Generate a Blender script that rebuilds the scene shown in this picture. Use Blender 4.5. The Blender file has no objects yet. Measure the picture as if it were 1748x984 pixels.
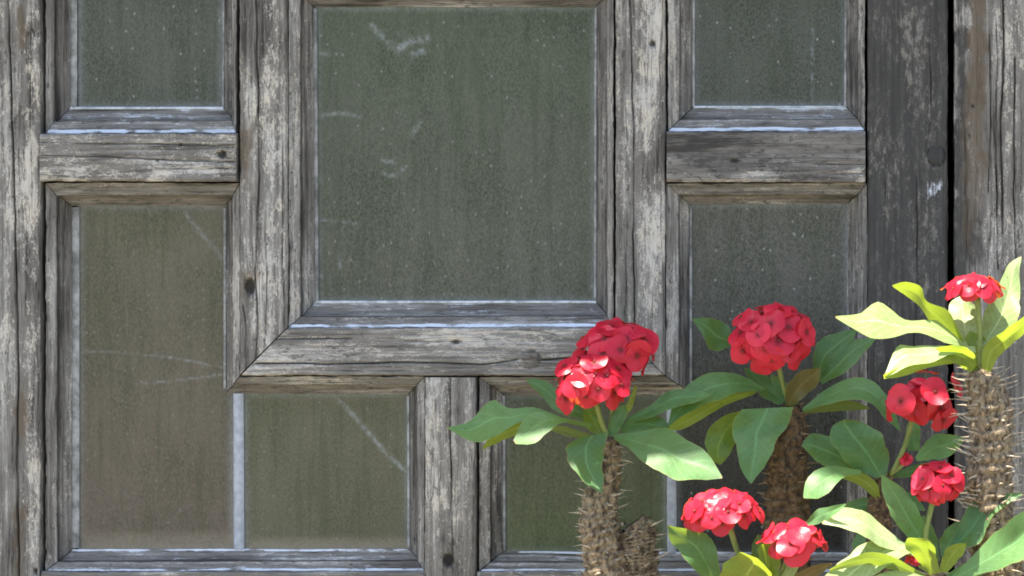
import bpy, math, random
import numpy as np
from mathutils import Vector, Matrix

random.seed(7)
rng = np.random.default_rng(7)
scene = bpy.context.scene
COL = scene.collection

# ------------------------------------------------------------------ camera
S = 0.00065                       # metres per photo pixel on the window's face (y = 0)
D = 3.1                           # camera distance from the window's face
CX, CZ = (1500 - 874) * S, (492 - 230) * S
cam_d = bpy.data.cameras.new('camera')
cam = bpy.data.objects.new('camera', cam_d)
COL.objects.link(cam)
cam.location = (CX, -D, CZ)
cam.rotation_euler = (math.radians(90), 0, 0)
W0 = 1748 * S
cam_d.sensor_width = 36
cam_d.lens = 36 * D / W0
cam_d.shift_x = -CX / W0
cam_d.shift_y = -CZ / W0
cam_d.clip_start = 0.05
cam_d.clip_end = 400
scene.camera = cam

# ------------------------------------------------------------------ sky, sun, exposure
SUN_EL, SUN_AZ = math.radians(74), math.radians(-62)     # azimuth: from straight in front (-Y) towards +X
world = bpy.data.worlds.new('World')
scene.world = world
world.use_nodes = True
wn = world.node_tree.nodes
sky = wn.new('ShaderNodeTexSky')
sky.sky_type = 'NISHITA'
sky.sun_disc = False
sky.sun_elevation = SUN_EL
sky.sun_rotation = math.pi - SUN_AZ
sky.air_density = 1.0
sky.dust_density = 1.6
world.node_tree.links.new(sky.outputs[0], wn['Background'].inputs[0])
wn['Background'].inputs[1].default_value = 0.115
sun_d = bpy.data.lights.new('sun', 'SUN')
sun_d.energy = 5.0
sun_d.angle = math.radians(0.53)
sun_d.color = (1.0, 0.93, 0.80)
sun = bpy.data.objects.new('sun', sun_d)
COL.objects.link(sun)
to_sun = Vector((math.sin(SUN_AZ) * math.cos(SUN_EL), -math.cos(SUN_AZ) * math.cos(SUN_EL), math.sin(SUN_EL)))
sun.rotation_euler = to_sun.to_track_quat('Z', 'Y').to_euler()
sun.location = to_sun * 8
scene.view_settings.view_transform = 'Standard'
scene.view_settings.look = 'None'
scene.cycles.filter_width = 1.8
scene.view_settings.gamma = 1
scene.view_settings.use_curve_mapping = False
scene.view_settings.exposure = 2.1

# ------------------------------------------------------------------ helpers
CAMP = np.array([CX, -D, CZ])
def P(px, py, y=0.0):
    """world point at depth y that lies on photo pixel (px, py)"""
    k = (D + y) / D
    return np.array([CX + ((px - 874) * S - CX) * k, y, CZ + ((492 - py) * S - CZ) * k])
def proj(v):
    v = np.asarray(v)
    k = D / (v[..., 1] + D)
    x = CX + (v[..., 0] - CX) * k
    z = CZ + (v[..., 2] - CZ) * k
    return x / S + 874, 492 - z / S
def vnoise(x, y, seed=0):
    xi = np.floor(x).astype(np.int64); yi = np.floor(y).astype(np.int64)
    xf = x - xi; yf = y - yi
    xf = xf * xf * (3 - 2 * xf); yf = yf * yf * (3 - 2 * yf)
    def h(a, b):
        n = (a * 374761393 + b * 668265263 + seed * 1442695041) & 0x7fffffff
        n = ((n ^ (n >> 13)) * 1274126177) & 0x7fffffff
        n = n ^ (n >> 16)
        return (n & 0xffff) / 65535.0
    return (h(xi, yi) * (1 - xf) + h(xi + 1, yi) * xf) * (1 - yf) + (h(xi, yi + 1) * (1 - xf) + h(xi + 1, yi + 1) * xf) * yf
def fbm(x, y, seed=0, o=4):
    s = 0; a = 0.5; t = 0
    for i in range(o):
        s = s + a * vnoise(x * 2 ** i, y * 2 ** i, seed + i * 17); t += a; a *= 0.55
    return s / t
def sstep(a, b, x):
    t = np.clip((x - a) / (b - a), 0, 1)
    return t * t * (3 - 2 * t)
def seg_dist(px, py, pts):
    best = np.full(np.shape(px), 1e9)
    for (x0, y0), (x1, y1) in zip(pts[:-1], pts[1:]):
        dx, dy = x1 - x0, y1 - y0
        t = np.clip(((px - x0) * dx + (py - y0) * dy) / (dx * dx + dy * dy + 1e-9), 0, 1)
        best = np.minimum(best, np.hypot(px - x0 - t * dx, py - y0 - t * dy))
    return best
def link(name, mesh, parent=None, mats=()):
    o = bpy.data.objects.new(name, mesh)
    COL.objects.link(o)
    for m in mats: mesh.materials.append(m)
    if parent is not None: o.parent = parent
    return o
def new_mesh(name, verts, faces, smooth=True, angle=None):
    me = bpy.data.meshes.new(name)
    me.from_pydata([tuple(map(float, v)) for v in verts], [], [tuple(map(int, f)) for f in faces])
    if smooth:
        me.polygons.foreach_set('use_smooth', [True] * len(me.polygons))
        if angle: me.set_sharp_from_angle(angle=math.radians(angle))
    me.update()
    return me
def attr(me, name, kind, data):
    a = me.attributes.new(name, kind, 'POINT')
    key = {'FLOAT': 'value', 'FLOAT_VECTOR': 'vector', 'FLOAT_COLOR': 'color'}[kind]
    a.data.foreach_set(key, np.ascontiguousarray(data, dtype=np.float32).ravel())
def tag(o, label=None, cat=None, group=None, kind=None):
    if label: o['label'] = label
    if cat: o['category'] = cat
    if group: o['group'] = group
    if kind: o['kind'] = kind
    return o
def empty(name, loc):
    o = bpy.data.objects.new(name, None)
    o.empty_display_size = 0.05
    COL.objects.link(o); o.location = loc
    return o
def adopt(o, parent):
    """parent a mesh built in world coordinates under an Empty"""
    o.parent = parent
    o.matrix_parent_inverse = Matrix.Translation(-Vector(parent.location))

# ------------------------------------------------------------------ materials
class NT:
    def __init__(self, name):
        self.m = bpy.data.materials.new(name); self.m.use_nodes = True
        self.t = self.m.node_tree; self.t.nodes.clear()
        self.out = self.t.nodes.new('ShaderNodeOutputMaterial')
    def n(self, kind, **kw):
        x = self.t.nodes.new(kind)
        for k, v in kw.items():
            if k.startswith('i_'):
                x.inputs[k[2:].replace('_', ' ')].default_value = v
            else: setattr(x, k, v)
        return x
    def l(self, a, b): self.t.links.new(a, b)
    def set(self, sock, v):
        if isinstance(v, (int, float)): sock.default_value = v
        elif isinstance(v, tuple): sock.default_value = v if len(v) == len(sock.default_value) else v + (1,)
        else: self.l(v, sock)
    def math(self, op, a, b=0.0, c=0.0, clamp=False):
        x = self.n('ShaderNodeMath', operation=op, use_clamp=clamp)
        self.set(x.inputs[0], a); self.set(x.inputs[1], b); self.set(x.inputs[2], c)
        return x.outputs[0]
    def step(self, lo, hi, v):
        x = self.n('ShaderNodeMapRange', interpolation_type='SMOOTHSTEP')
        self.set(x.inputs[0], v); self.set(x.inputs[1], lo); self.set(x.inputs[2], hi)
        return x.outputs[0]
    def mix(self, f, a, b, blend='MIX'):
        x = self.n('ShaderNodeMix', data_type='RGBA', blend_type=blend)
        self.set(x.inputs[0], f); self.set(x.inputs[6], a); self.set(x.inputs[7], b)
        return x.outputs[2]
    def noise(self, vec, scale=1.0, detail=4.0, rough=0.55, dist=0.0):
        x = self.n('ShaderNodeTexNoise')
        if vec is not None: self.l(vec, x.inputs['Vector'])
        x.inputs['Scale'].default_value = scale; x.inputs['Detail'].default_value = detail
        x.inputs['Roughness'].default_value = rough; x.inputs['Distortion'].default_value = dist
        return x.outputs[0]
    def vmul(self, vec, s):
        x = self.n('ShaderNodeVectorMath', operation='MULTIPLY')
        self.l(vec, x.inputs[0]); x.inputs[1].default_value = s
        return x.outputs[0]
    def attr(self, name, out='Vector'):
        x = self.n('ShaderNodeAttribute', attribute_name=name)
        return x.outputs[out]
    def sep(self, c):
        x = self.n('ShaderNodeSeparateXYZ'); self.l(c, x.inputs[0]); return x.outputs
    def bump(self, h, strength=0.5, dist=0.001):
        x = self.n('ShaderNodeBump'); self.l(h, x.inputs['Height'])
        x.inputs['Strength'].default_value = strength; x.inputs['Distance'].default_value = dist
        return x.outputs[0]

def wood_material():
    N = NT('weathered_wood')
    g = N.attr('grain')
    f1 = N.sep(N.attr('feat'))           # crack and step line, brown stain, dark growth and moulding shade
    f2 = N.sep(N.attr('feat2'))          # pale paint with painted sky light, flake bias, tone
    streak = N.noise(N.vmul(g, (9, 190, 1)), 1, 5, 0.6, 0.3)
    fine = N.noise(N.vmul(g, (70, 1100, 1)), 1, 3, 0.6)
    grit = N.noise(N.vmul(g, (330, 640, 1)), 1, 4, 0.75)
    blotch = N.noise(N.vmul(g, (62, 150, 1)), 1, 8, 0.74, 0.3)
    broad = N.noise(N.vmul(g, (9, 26, 1)), 1, 3, 0.5)
    hair = N.noise(N.vmul(g, (5, 95, 1)), 1, 3, 0.5, 0.5)
    s = N.math('ADD', N.math('MULTIPLY', streak, 0.62), N.math('MULTIPLY', fine, 0.38))
    s = N.math('ADD', s, N.math('MULTIPLY', N.math('SUBTRACT', f2[2], 0.5), 0.55))
    s = N.math('ADD', s, N.math('MULTIPLY', N.math('SUBTRACT', broad, 0.5), 0.6))
    base = N.mix(N.step(0.30, 0.50, s), (0.036, 0.032, 0.028), (0.140, 0.128, 0.112))
    base = N.mix(N.step(0.48, 0.72, s), base, (0.315, 0.30, 0.275))
    # silvered, flaking coat
    fl = N.math('ADD', N.math('MULTIPLY', blotch, 0.62), N.math('ADD', N.math('MULTIPLY', broad, 0.46), -0.08))
    fl = N.math('ADD', fl, N.math('MULTIPLY', N.math('SUBTRACT', grit, 0.5), 0.52))
    fl = N.math('ADD', fl, 0.08)
    fl = N.math('ADD', fl, N.math('MULTIPLY', streak, 0.14))
    fl = N.math('ADD', fl, N.math('MULTIPLY', N.math('SUBTRACT', f2[1], 0.5), 0.5))
    flake = N.step(0.640, 0.735, fl)
    tint = N.mix(N.step(0.35, 0.65, N.noise(N.vmul(g, (30, 60, 1)), 1, 2)), (0.53, 0.475, 0.385), (0.48, 0.452, 0.405))
    tint = N.mix(N.math('MULTIPLY', N.step(0.45, 0.7, fine), 0.55), tint, (0.29, 0.26, 0.215))
    c = N.mix(N.math('MULTIPLY', flake, 0.78), base, tint)
    # dark weather spotting
    spot = N.step(0.565, 0.66, N.math('ADD', N.noise(N.vmul(g, (75, 150, 1)), 1, 6, 0.7), N.math('MULTIPLY', N.math('SUBTRACT', f1[2], 0.15), 0.22)))
    c = N.mix(N.math('MULTIPLY', spot, 0.8), c, (0.055, 0.05, 0.044))
    # dark growth, also carrying the shade painted on mouldings
    gd = N.step(0.42, 0.62, N.math('ADD', N.math('MULTIPLY', blotch, 0.6), N.math('MULTIPLY', f1[2], 0.5)))
    c = N.mix(N.math('MULTIPLY', N.math('MULTIPLY', gd, f1[2]), 0.95), c, N.mix(streak, (0.020, 0.020, 0.019), (0.055, 0.054, 0.051)))
    # brown stain
    c = N.mix(N.math('MULTIPLY', f1[1], N.math('ADD', 0.45, N.math('MULTIPLY', streak, 0.6)), clamp=True), c, N.mix(blotch, (0.060, 0.042, 0.024), (0.125, 0.088, 0.050)))
    # pale old paint, with sky light painted onto the up-facing ledges
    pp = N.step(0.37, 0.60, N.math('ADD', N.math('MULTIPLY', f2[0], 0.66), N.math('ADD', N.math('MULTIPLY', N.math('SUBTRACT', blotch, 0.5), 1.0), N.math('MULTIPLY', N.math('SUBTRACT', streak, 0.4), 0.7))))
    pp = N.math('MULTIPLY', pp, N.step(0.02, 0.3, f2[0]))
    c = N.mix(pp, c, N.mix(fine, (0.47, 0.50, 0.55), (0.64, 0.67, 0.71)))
    # hairline checks along the grain
    hl = N.math('ABSOLUTE', N.math('SUBTRACT', hair, 0.5))
    hl = N.math('MULTIPLY', N.math('SUBTRACT', 1.0, N.step(0.004, 0.014, hl)), N.step(0.5, 0.62, broad))
    c = N.mix(N.math('MULTIPLY', hl, 0.6), c, (0.03, 0.026, 0.02))
    c = N.mix(f1[0], c, (0.014, 0.012, 0.010))
    b = N.n('ShaderNodeBsdfPrincipled')
    N.l(c, b.inputs['Base Color']); b.inputs['Roughness'].default_value = 0.82
    b.inputs['Specular IOR Level'].default_value = 0.25
    h = N.math('ADD', N.math('MULTIPLY', streak, 0.9), N.math('MULTIPLY', fine, 0.6))
    h = N.math('ADD', h, N.math('MULTIPLY', flake, 0.35))
    h = N.math('SUBTRACT', h, N.math('MULTIPLY', hl, 1.2))
    N.l(N.bump(h, 0.55, 0.0012), b.inputs['Normal'])
    N.l(b.outputs[0], N.out.inputs[0])
    return N.m

def glass_material():
    N = NT('dusty_glass')
    g = N.attr('grain')
    a = N.sep(N.attr('feat'))             # dust cover, smear, warm strip of the inner sill
    tint = N.attr('tint', 'Color')
    cloud = N.noise(N.vmul(g, (14, 9, 1)), 1, 5, 0.6)
    weave = N.noise(N.vmul(g, (560, 300, 1)), 1, 4, 0.72)
    runs = N.noise(N.vmul(g, (110, 7, 1)), 1, 4, 0.6, 0.4)
    grain = N.noise(N.vmul(g, (1100, 1100, 1)), 1, 2, 0.7)
    wv = N.step(0.30, 0.70, N.math('ADD', 0.5, N.math('MULTIPLY', N.math('SUBTRACT', weave, 0.5), N.math('ADD', 0.25, N.math('MULTIPLY', a[0], 0.62)))))
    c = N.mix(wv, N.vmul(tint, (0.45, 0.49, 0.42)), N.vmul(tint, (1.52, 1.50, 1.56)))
    wisp = N.noise(N.vmul(g, (34, 5, 1)), 1, 4, 0.6, 0.6)
    c = N.mix(N.math('MULTIPLY', N.step(0.46, 0.74, wisp), 0.32), c, N.vmul(tint, (1.75, 1.68, 1.85)))
    c = N.mix(N.math('MULTIPLY', N.step(0.38, 0.68, cloud), 0.5), c, N.vmul(tint, (1.5, 1.42, 1.55)))
    c = N.mix(N.math('MULTIPLY', N.step(0.48, 0.68, runs), 0.38), c, N.vmul(tint, (0.55, 0.66, 0.50)))
    c = N.mix(N.math('MULTIPLY', N.step(0.60, 0.76, grain), N.math('MULTIPLY', a[0], 0.42)), c, (0.22, 0.22, 0.205))
    vor = N.n('ShaderNodeTexVoronoi', feature='F1'); N.l(N.vmul(g, (115, 85, 1)), vor.inputs['Vector']); vor.inputs['Scale'].default_value = 1.0
    near = N.math('SUBTRACT', 1.0, N.step(0.05, 0.20, N.math('ADD', vor.outputs['Distance'], N.math('MULTIPLY', N.math('SUBTRACT', grain, 0.5), 0.25))))
    pick = N.step(0.5, 0.75, N.sep(vor.outputs['Color'])[0])
    c = N.mix(N.math('MULTIPLY', N.math('MULTIPLY', near, pick), N.math('MULTIPLY', a[0], 0.55)), c, (0.24, 0.24, 0.22))
    sm = N.math('MULTIPLY', a[1], N.math('ADD', 0.35, N.math('MULTIPLY', weave, 0.9)), clamp=True)
    c = N.mix(sm, c, (0.33, 0.36, 0.37))
    c = N.mix(N.math('MULTIPLY', a[2], 0.85), c, N.mix(weave, (0.15, 0.125, 0.085), (0.27, 0.235, 0.175)))
    b = N.n('ShaderNodeBsdfPrincipled')
    N.l(c, b.inputs['Base Color'])
    b.inputs['Roughness'].default_value = 0.40
    b.inputs['Specular IOR Level'].default_value = 0.24
    N.l(N.bump(N.math('ADD', weave, N.math('MULTIPLY', cloud, 2.0)), 0.12, 0.0008), b.inputs['Normal'])
    tr = N.n('ShaderNodeBsdfTransparent'); tr.inputs[0].default_value = (0.80, 0.88, 0.78, 1)
    mx = N.n('ShaderNodeMixShader')
    fac = N.math('ADD', 0.80, N.math('MULTIPLY', weave, 0.2), clamp=True)
    N.l(fac, mx.inputs[0]); N.l(tr.outputs[0], mx.inputs[1]); N.l(b.outputs[0], mx.inputs[2])
    N.l(mx.outputs[0], N.out.inputs[0])
    return N.m

def simple_material(name, c1, c2, scale, rough=0.8, bump=0.3, spec=0.3, stretch=(1, 1, 1), dist=0.002):
    N = NT(name)
    tc = N.n('ShaderNodeTexCoord')
    v = N.vmul(tc.outputs['Object'], stretch)
    n1 = N.noise(v, scale, 6, 0.65)
    b = N.n('ShaderNodeBsdfPrincipled')
    N.l(N.mix(N.step(0.32, 0.68, n1), c1, c2), b.inputs['Base Color'])
    b.inputs['Roughness'].default_value = rough
    b.inputs['Specular IOR Level'].default_value = spec
    N.l(N.bump(n1, bump, dist), b.inputs['Normal'])
    N.l(b.outputs[0], N.out.inputs[0])
    return N.m

def leaf_material(name, up_a, up_b, under, rough=0.50, trans=0.34):
    N = NT(name)
    uv = N.sep(N.attr('leafuv'))          # along, across -1..1, seed
    tc = N.n('ShaderNodeTexCoord')
    n1 = N.noise(tc.outputs['Object'], 38, 4, 0.6)
    n2 = N.noise(tc.outputs['Object'], 260, 3, 0.6)
    oi = N.n('ShaderNodeObjectInfo')
    t = N.math('ADD', N.math('MULTIPLY', n1, 0.8), N.math('MULTIPLY', N.math('SUBTRACT', oi.outputs['Random'], 0.5), 0.5))
    up = N.mix(N.step(0.25, 0.6, t), up_a, up_b)
    ax = N.math('ABSOLUTE', uv[1])
    rib = N.math('SUBTRACT', 1.0, N.step(0.02, 0.085, ax))
    # side veins
    vv = N.math('SUBTRACT', N.math('MULTIPLY', uv[0], 11.0), N.math('MULTIPLY', ax, 2.2))
    vein = N.math('ABSOLUTE', N.math('SUBTRACT', N.math('FRACT', vv), 0.5))
    vein = N.math('MULTIPLY', N.math('SUBTRACT', 1.0, N.step(0.02, 0.10, vein)), 0.17)
    rv = N.math('MAXIMUM', N.math('MULTIPLY', rib, 0.38), vein)
    up = N.mix(rv, up, tuple(min(1, x * 2.1 + 0.02) for x in up_b))
    und = N.mix(N.math('MAXIMUM', rib, vein), under, tuple(min(1, x * 1.6 + 0.02) for x in under))
    geo = N.n('ShaderNodeNewGeometry')
    c = N.mix(geo.outputs['Backfacing'], up, und)
    c = N.mix(N.math('MULTIPLY', N.step(0.55, 0.75, n2), 0.22), c, (0.26, 0.30, 0.14))
    c = N.mix(N.math('MULTIPLY', N.step(0.68, 0.72, N.noise(tc.outputs['Object'], 300, 2, 0.5)), 0.7), c, (0.13, 0.085, 0.04))
    c = N.mix(N.math('MULTIPLY', N.step(0.52, 0.64, N.noise(tc.outputs['Object'], 120, 5, 0.7)), 0.5), c, N.vmul(c, (0.62, 0.62, 0.55)))
    rim = N.step(0.955, 0.995, ax)
    c = N.mix(N.math('MULTIPLY', rim, 0.6), c, (0.30, 0.30, 0.09))
    tip = N.math('MULTIPLY', N.step(0.965, 1.0, uv[0]), 0.6)
    c = N.mix(tip, c, (0.22, 0.09, 0.04))
    b = N.n('ShaderNodeBsdfPrincipled')
    N.l(c, b.inputs['Base Color']); b.inputs['Roughness'].default_value = rough
    b.inputs['Specular IOR Level'].default_value = 0.36
    h = N.math('ADD', N.math('MULTIPLY', rv, -1.0), N.math('MULTIPLY', n1, 0.8))
    N.l(N.bump(h, 0.3, 0.0012), b.inputs['Normal'])
    tl = N.n('ShaderNodeBsdfTranslucent')
    N.l(N.mix(0.75, c, (0.42, 0.56, 0.03)), tl.inputs[0])
    mx = N.n('ShaderNodeMixShader'); mx.inputs[0].default_value = trans
    N.l(b.outputs[0], mx.inputs[1]); N.l(tl.outputs[0], mx.inputs[2])
    N.l(mx.outputs[0], N.out.inputs[0])
    return N.m

def petal_material():
    N = NT('red_bract')
    tc = N.n('ShaderNodeTexCoord')
    oi = N.n('ShaderNodeObjectInfo')
    r = N.n('ShaderNodeVectorMath', operation='LENGTH'); N.l(tc.outputs['Object'], r.inputs[0])
    n1 = N.noise(tc.outputs['Object'], 240, 4, 0.6)
    c = N.mix(N.math('ADD', N.math('MULTIPLY', oi.outputs['Random'], 0.75), N.math('MULTIPLY', n1, 0.3)), (0.38, 0.003, 0.020), (0.62, 0.022, 0.050))
    c = N.mix(N.math('SUBTRACT', 1.0, N.step(0.0006, 0.0075, r.outputs['Value'])), c, (0.20, 0.002, 0.012))  # darker throat, shading between the florets painted in
    b = N.n('ShaderNodeBsdfPrincipled')
    N.l(c, b.inputs['Base Color']); b.inputs['Roughness'].default_value = 0.36
    b.inputs['Specular IOR Level'].default_value = 0.33
    N.l(N.bump(n1, 0.3, 0.001), b.inputs['Normal'])
    tl = N.n('ShaderNodeBsdfTranslucent'); tl.inputs[0].default_value = (0.88, 0.24, 0.03, 1)
    mx = N.n('ShaderNodeMixShader'); mx.inputs[0].default_value = 0.19
    N.l(b.outputs[0], mx.inputs[1]); N.l(tl.outputs[0], mx.inputs[2])
    N.l(mx.outputs[0], N.out.inputs[0])
    return N.m

M_WOOD = wood_material()
M_GLASS = glass_material()
M_PUTTY = simple_material('skylit_putty', (0.30, 0.32, 0.33), (0.60, 0.62, 0.63), 90, 0.7, 0.4)  # paler for level beads: sky light put into the putty colour
M_PUTTYG = simple_material('grey_putty', (0.12, 0.12, 0.11), (0.32, 0.32, 0.31), 60, 0.8, 0.4)
M_LEAD = simple_material('grey_glazing_strip', (0.24, 0.26, 0.29), (0.34, 0.36, 0.39), 120, 0.5, 0.25)
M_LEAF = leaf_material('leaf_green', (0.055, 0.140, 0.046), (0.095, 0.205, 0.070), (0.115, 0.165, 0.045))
M_LEAF_SUN = leaf_material('leaf_sunlit', (0.22, 0.30, 0.115), (0.32, 0.40, 0.19), (0.16, 0.22, 0.05), 0.42, 0.30)  # paler leaf copy, direct sun painted into its colour
M_LEAFY = leaf_material('leaf_yellow_green', (0.12, 0.21, 0.030), (0.18, 0.26, 0.042), (0.20, 0.27, 0.045), 0.38, 0.45)  # yellow-green undersides, light through the leaf partly painted in
M_LEAFB = leaf_material('leaf_olive_brown', (0.085, 0.070, 0.022), (0.12, 0.10, 0.030), (0.12, 0.08, 0.03), 0.4, 0.25)
M_PETAL = petal_material()
M_EYE = simple_material('flower_centre', (0.10, 0.006, 0.008), (0.22, 0.05, 0.02), 900, 0.5, 0.2)
M_STALK = simple_material('flower_stalk', (0.12, 0.17, 0.045), (0.20, 0.23, 0.07), 70, 0.45, 0.2)
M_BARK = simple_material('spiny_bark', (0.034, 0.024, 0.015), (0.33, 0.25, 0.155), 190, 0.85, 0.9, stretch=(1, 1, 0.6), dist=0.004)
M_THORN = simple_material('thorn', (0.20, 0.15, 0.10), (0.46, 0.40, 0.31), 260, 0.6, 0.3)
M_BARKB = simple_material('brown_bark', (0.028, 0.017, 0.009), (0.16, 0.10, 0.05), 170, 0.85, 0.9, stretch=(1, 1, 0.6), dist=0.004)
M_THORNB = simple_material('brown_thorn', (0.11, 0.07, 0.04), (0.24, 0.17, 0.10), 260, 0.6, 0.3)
M_GROUND = simple_material('trodden_ground', (0.13, 0.115, 0.08), (0.21, 0.185, 0.13), 3, 0.9, 0.4)
M_PLASTER = simple_material('plaster', (0.30, 0.28, 0.25), (0.42, 0.40, 0.36), 5, 0.9, 0.3)
M_ROOM = simple_material('room_paint', (0.10, 0.11, 0.08), (0.14, 0.15, 0.11), 2, 0.9, 0.1)
M_EAVE = simple_material('eave_timber', (0.16, 0.14, 0.12), (0.26, 0.24, 0.21), 20, 0.85, 0.3, stretch=(1, 12, 1))

# ------------------------------------------------------------------ setting
def box_mesh(name, boxes):
    v, f = [], []
    for (x0, x1, y0, y1, z0, z1) in boxes:
        b = len(v)
        v += [(x0, y0, z0), (x1, y0, z0), (x1, y1, z0), (x0, y1, z0), (x0, y0, z1), (x1, y0, z1), (x1, y1, z1), (x0, y1, z1)]
        f += [tuple(b + i for i in q) for q in ((0, 3, 2, 1), (4, 5, 6, 7), (0, 1, 5, 4), (1, 2, 6, 5), (2, 3, 7, 6), (3, 0, 4, 7))]
    return new_mesh(name, v, f, smooth=False)
GZ = -0.95                                   # ground level
gs = 150
g = new_mesh('ground', [(-gs, -gs, GZ), (gs, -gs, GZ), (gs, gs, GZ), (-gs, gs, GZ)], [(0, 1, 2, 3)], smooth=False)
tag(link('ground', g, None, [M_GROUND]), kind='structure')
xl, xr, zt, zb = -0.594, 0.632, 0.388, -0.425    # wall opening
wall = box_mesh('house_wall', [(-3.5, xl, 0.012, 0.25, GZ - 0.02, 1.7), (xr, 3.5, 0.012, 0.25, GZ - 0.02, 1.7),
                               (xl, xr, 0.012, 0.25, zt, 1.7), (xl, xr, 0.012, 0.25, GZ - 0.02, zb)])
tag(link('house_wall', wall, None, [M_PLASTER]), kind='structure')
room = box_mesh('room_interior', [(-2.5, 2.5, 1.8, 1.9, GZ, 1.7), (-2.6, -2.5, 0.25, 1.9, GZ, 1.7), (2.5, 2.6, 0.25, 1.9, GZ, 1.7),
                                  (-2.6, 2.6, 0.252, 1.9, 1.7, 1.8)])
tag(link('room_interior', room, None, [M_ROOM]), kind='structure')
# the eave's edge: its shade line passes the left plant's flowers
eave_z = 1.0
edge_y = -0.196 - (eave_z + 0.112) / math.tan(SUN_EL) * math.cos(SUN_AZ)
ev = [(-3.8, edge_y, eave_z), (3.8, edge_y, eave_z), (3.8, 0.3, eave_z + 0.42), (-3.8, 0.3, eave_z + 0.42),
      (-3.8, edge_y, eave_z + 0.05), (3.8, edge_y, eave_z + 0.05), (3.8, 0.3, eave_z + 0.47), (-3.8, 0.3, eave_z + 0.47)]
eave = new_mesh('roof_eave', ev, [(0, 3, 2, 1), (4, 5, 6, 7), (0, 1, 5, 4), (1, 2, 6, 5), (2, 3, 7, 6), (3, 0, 4, 7)], smooth=False)
tag(link('roof_eave', eave, None, [M_EAVE]), kind='structure')

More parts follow.
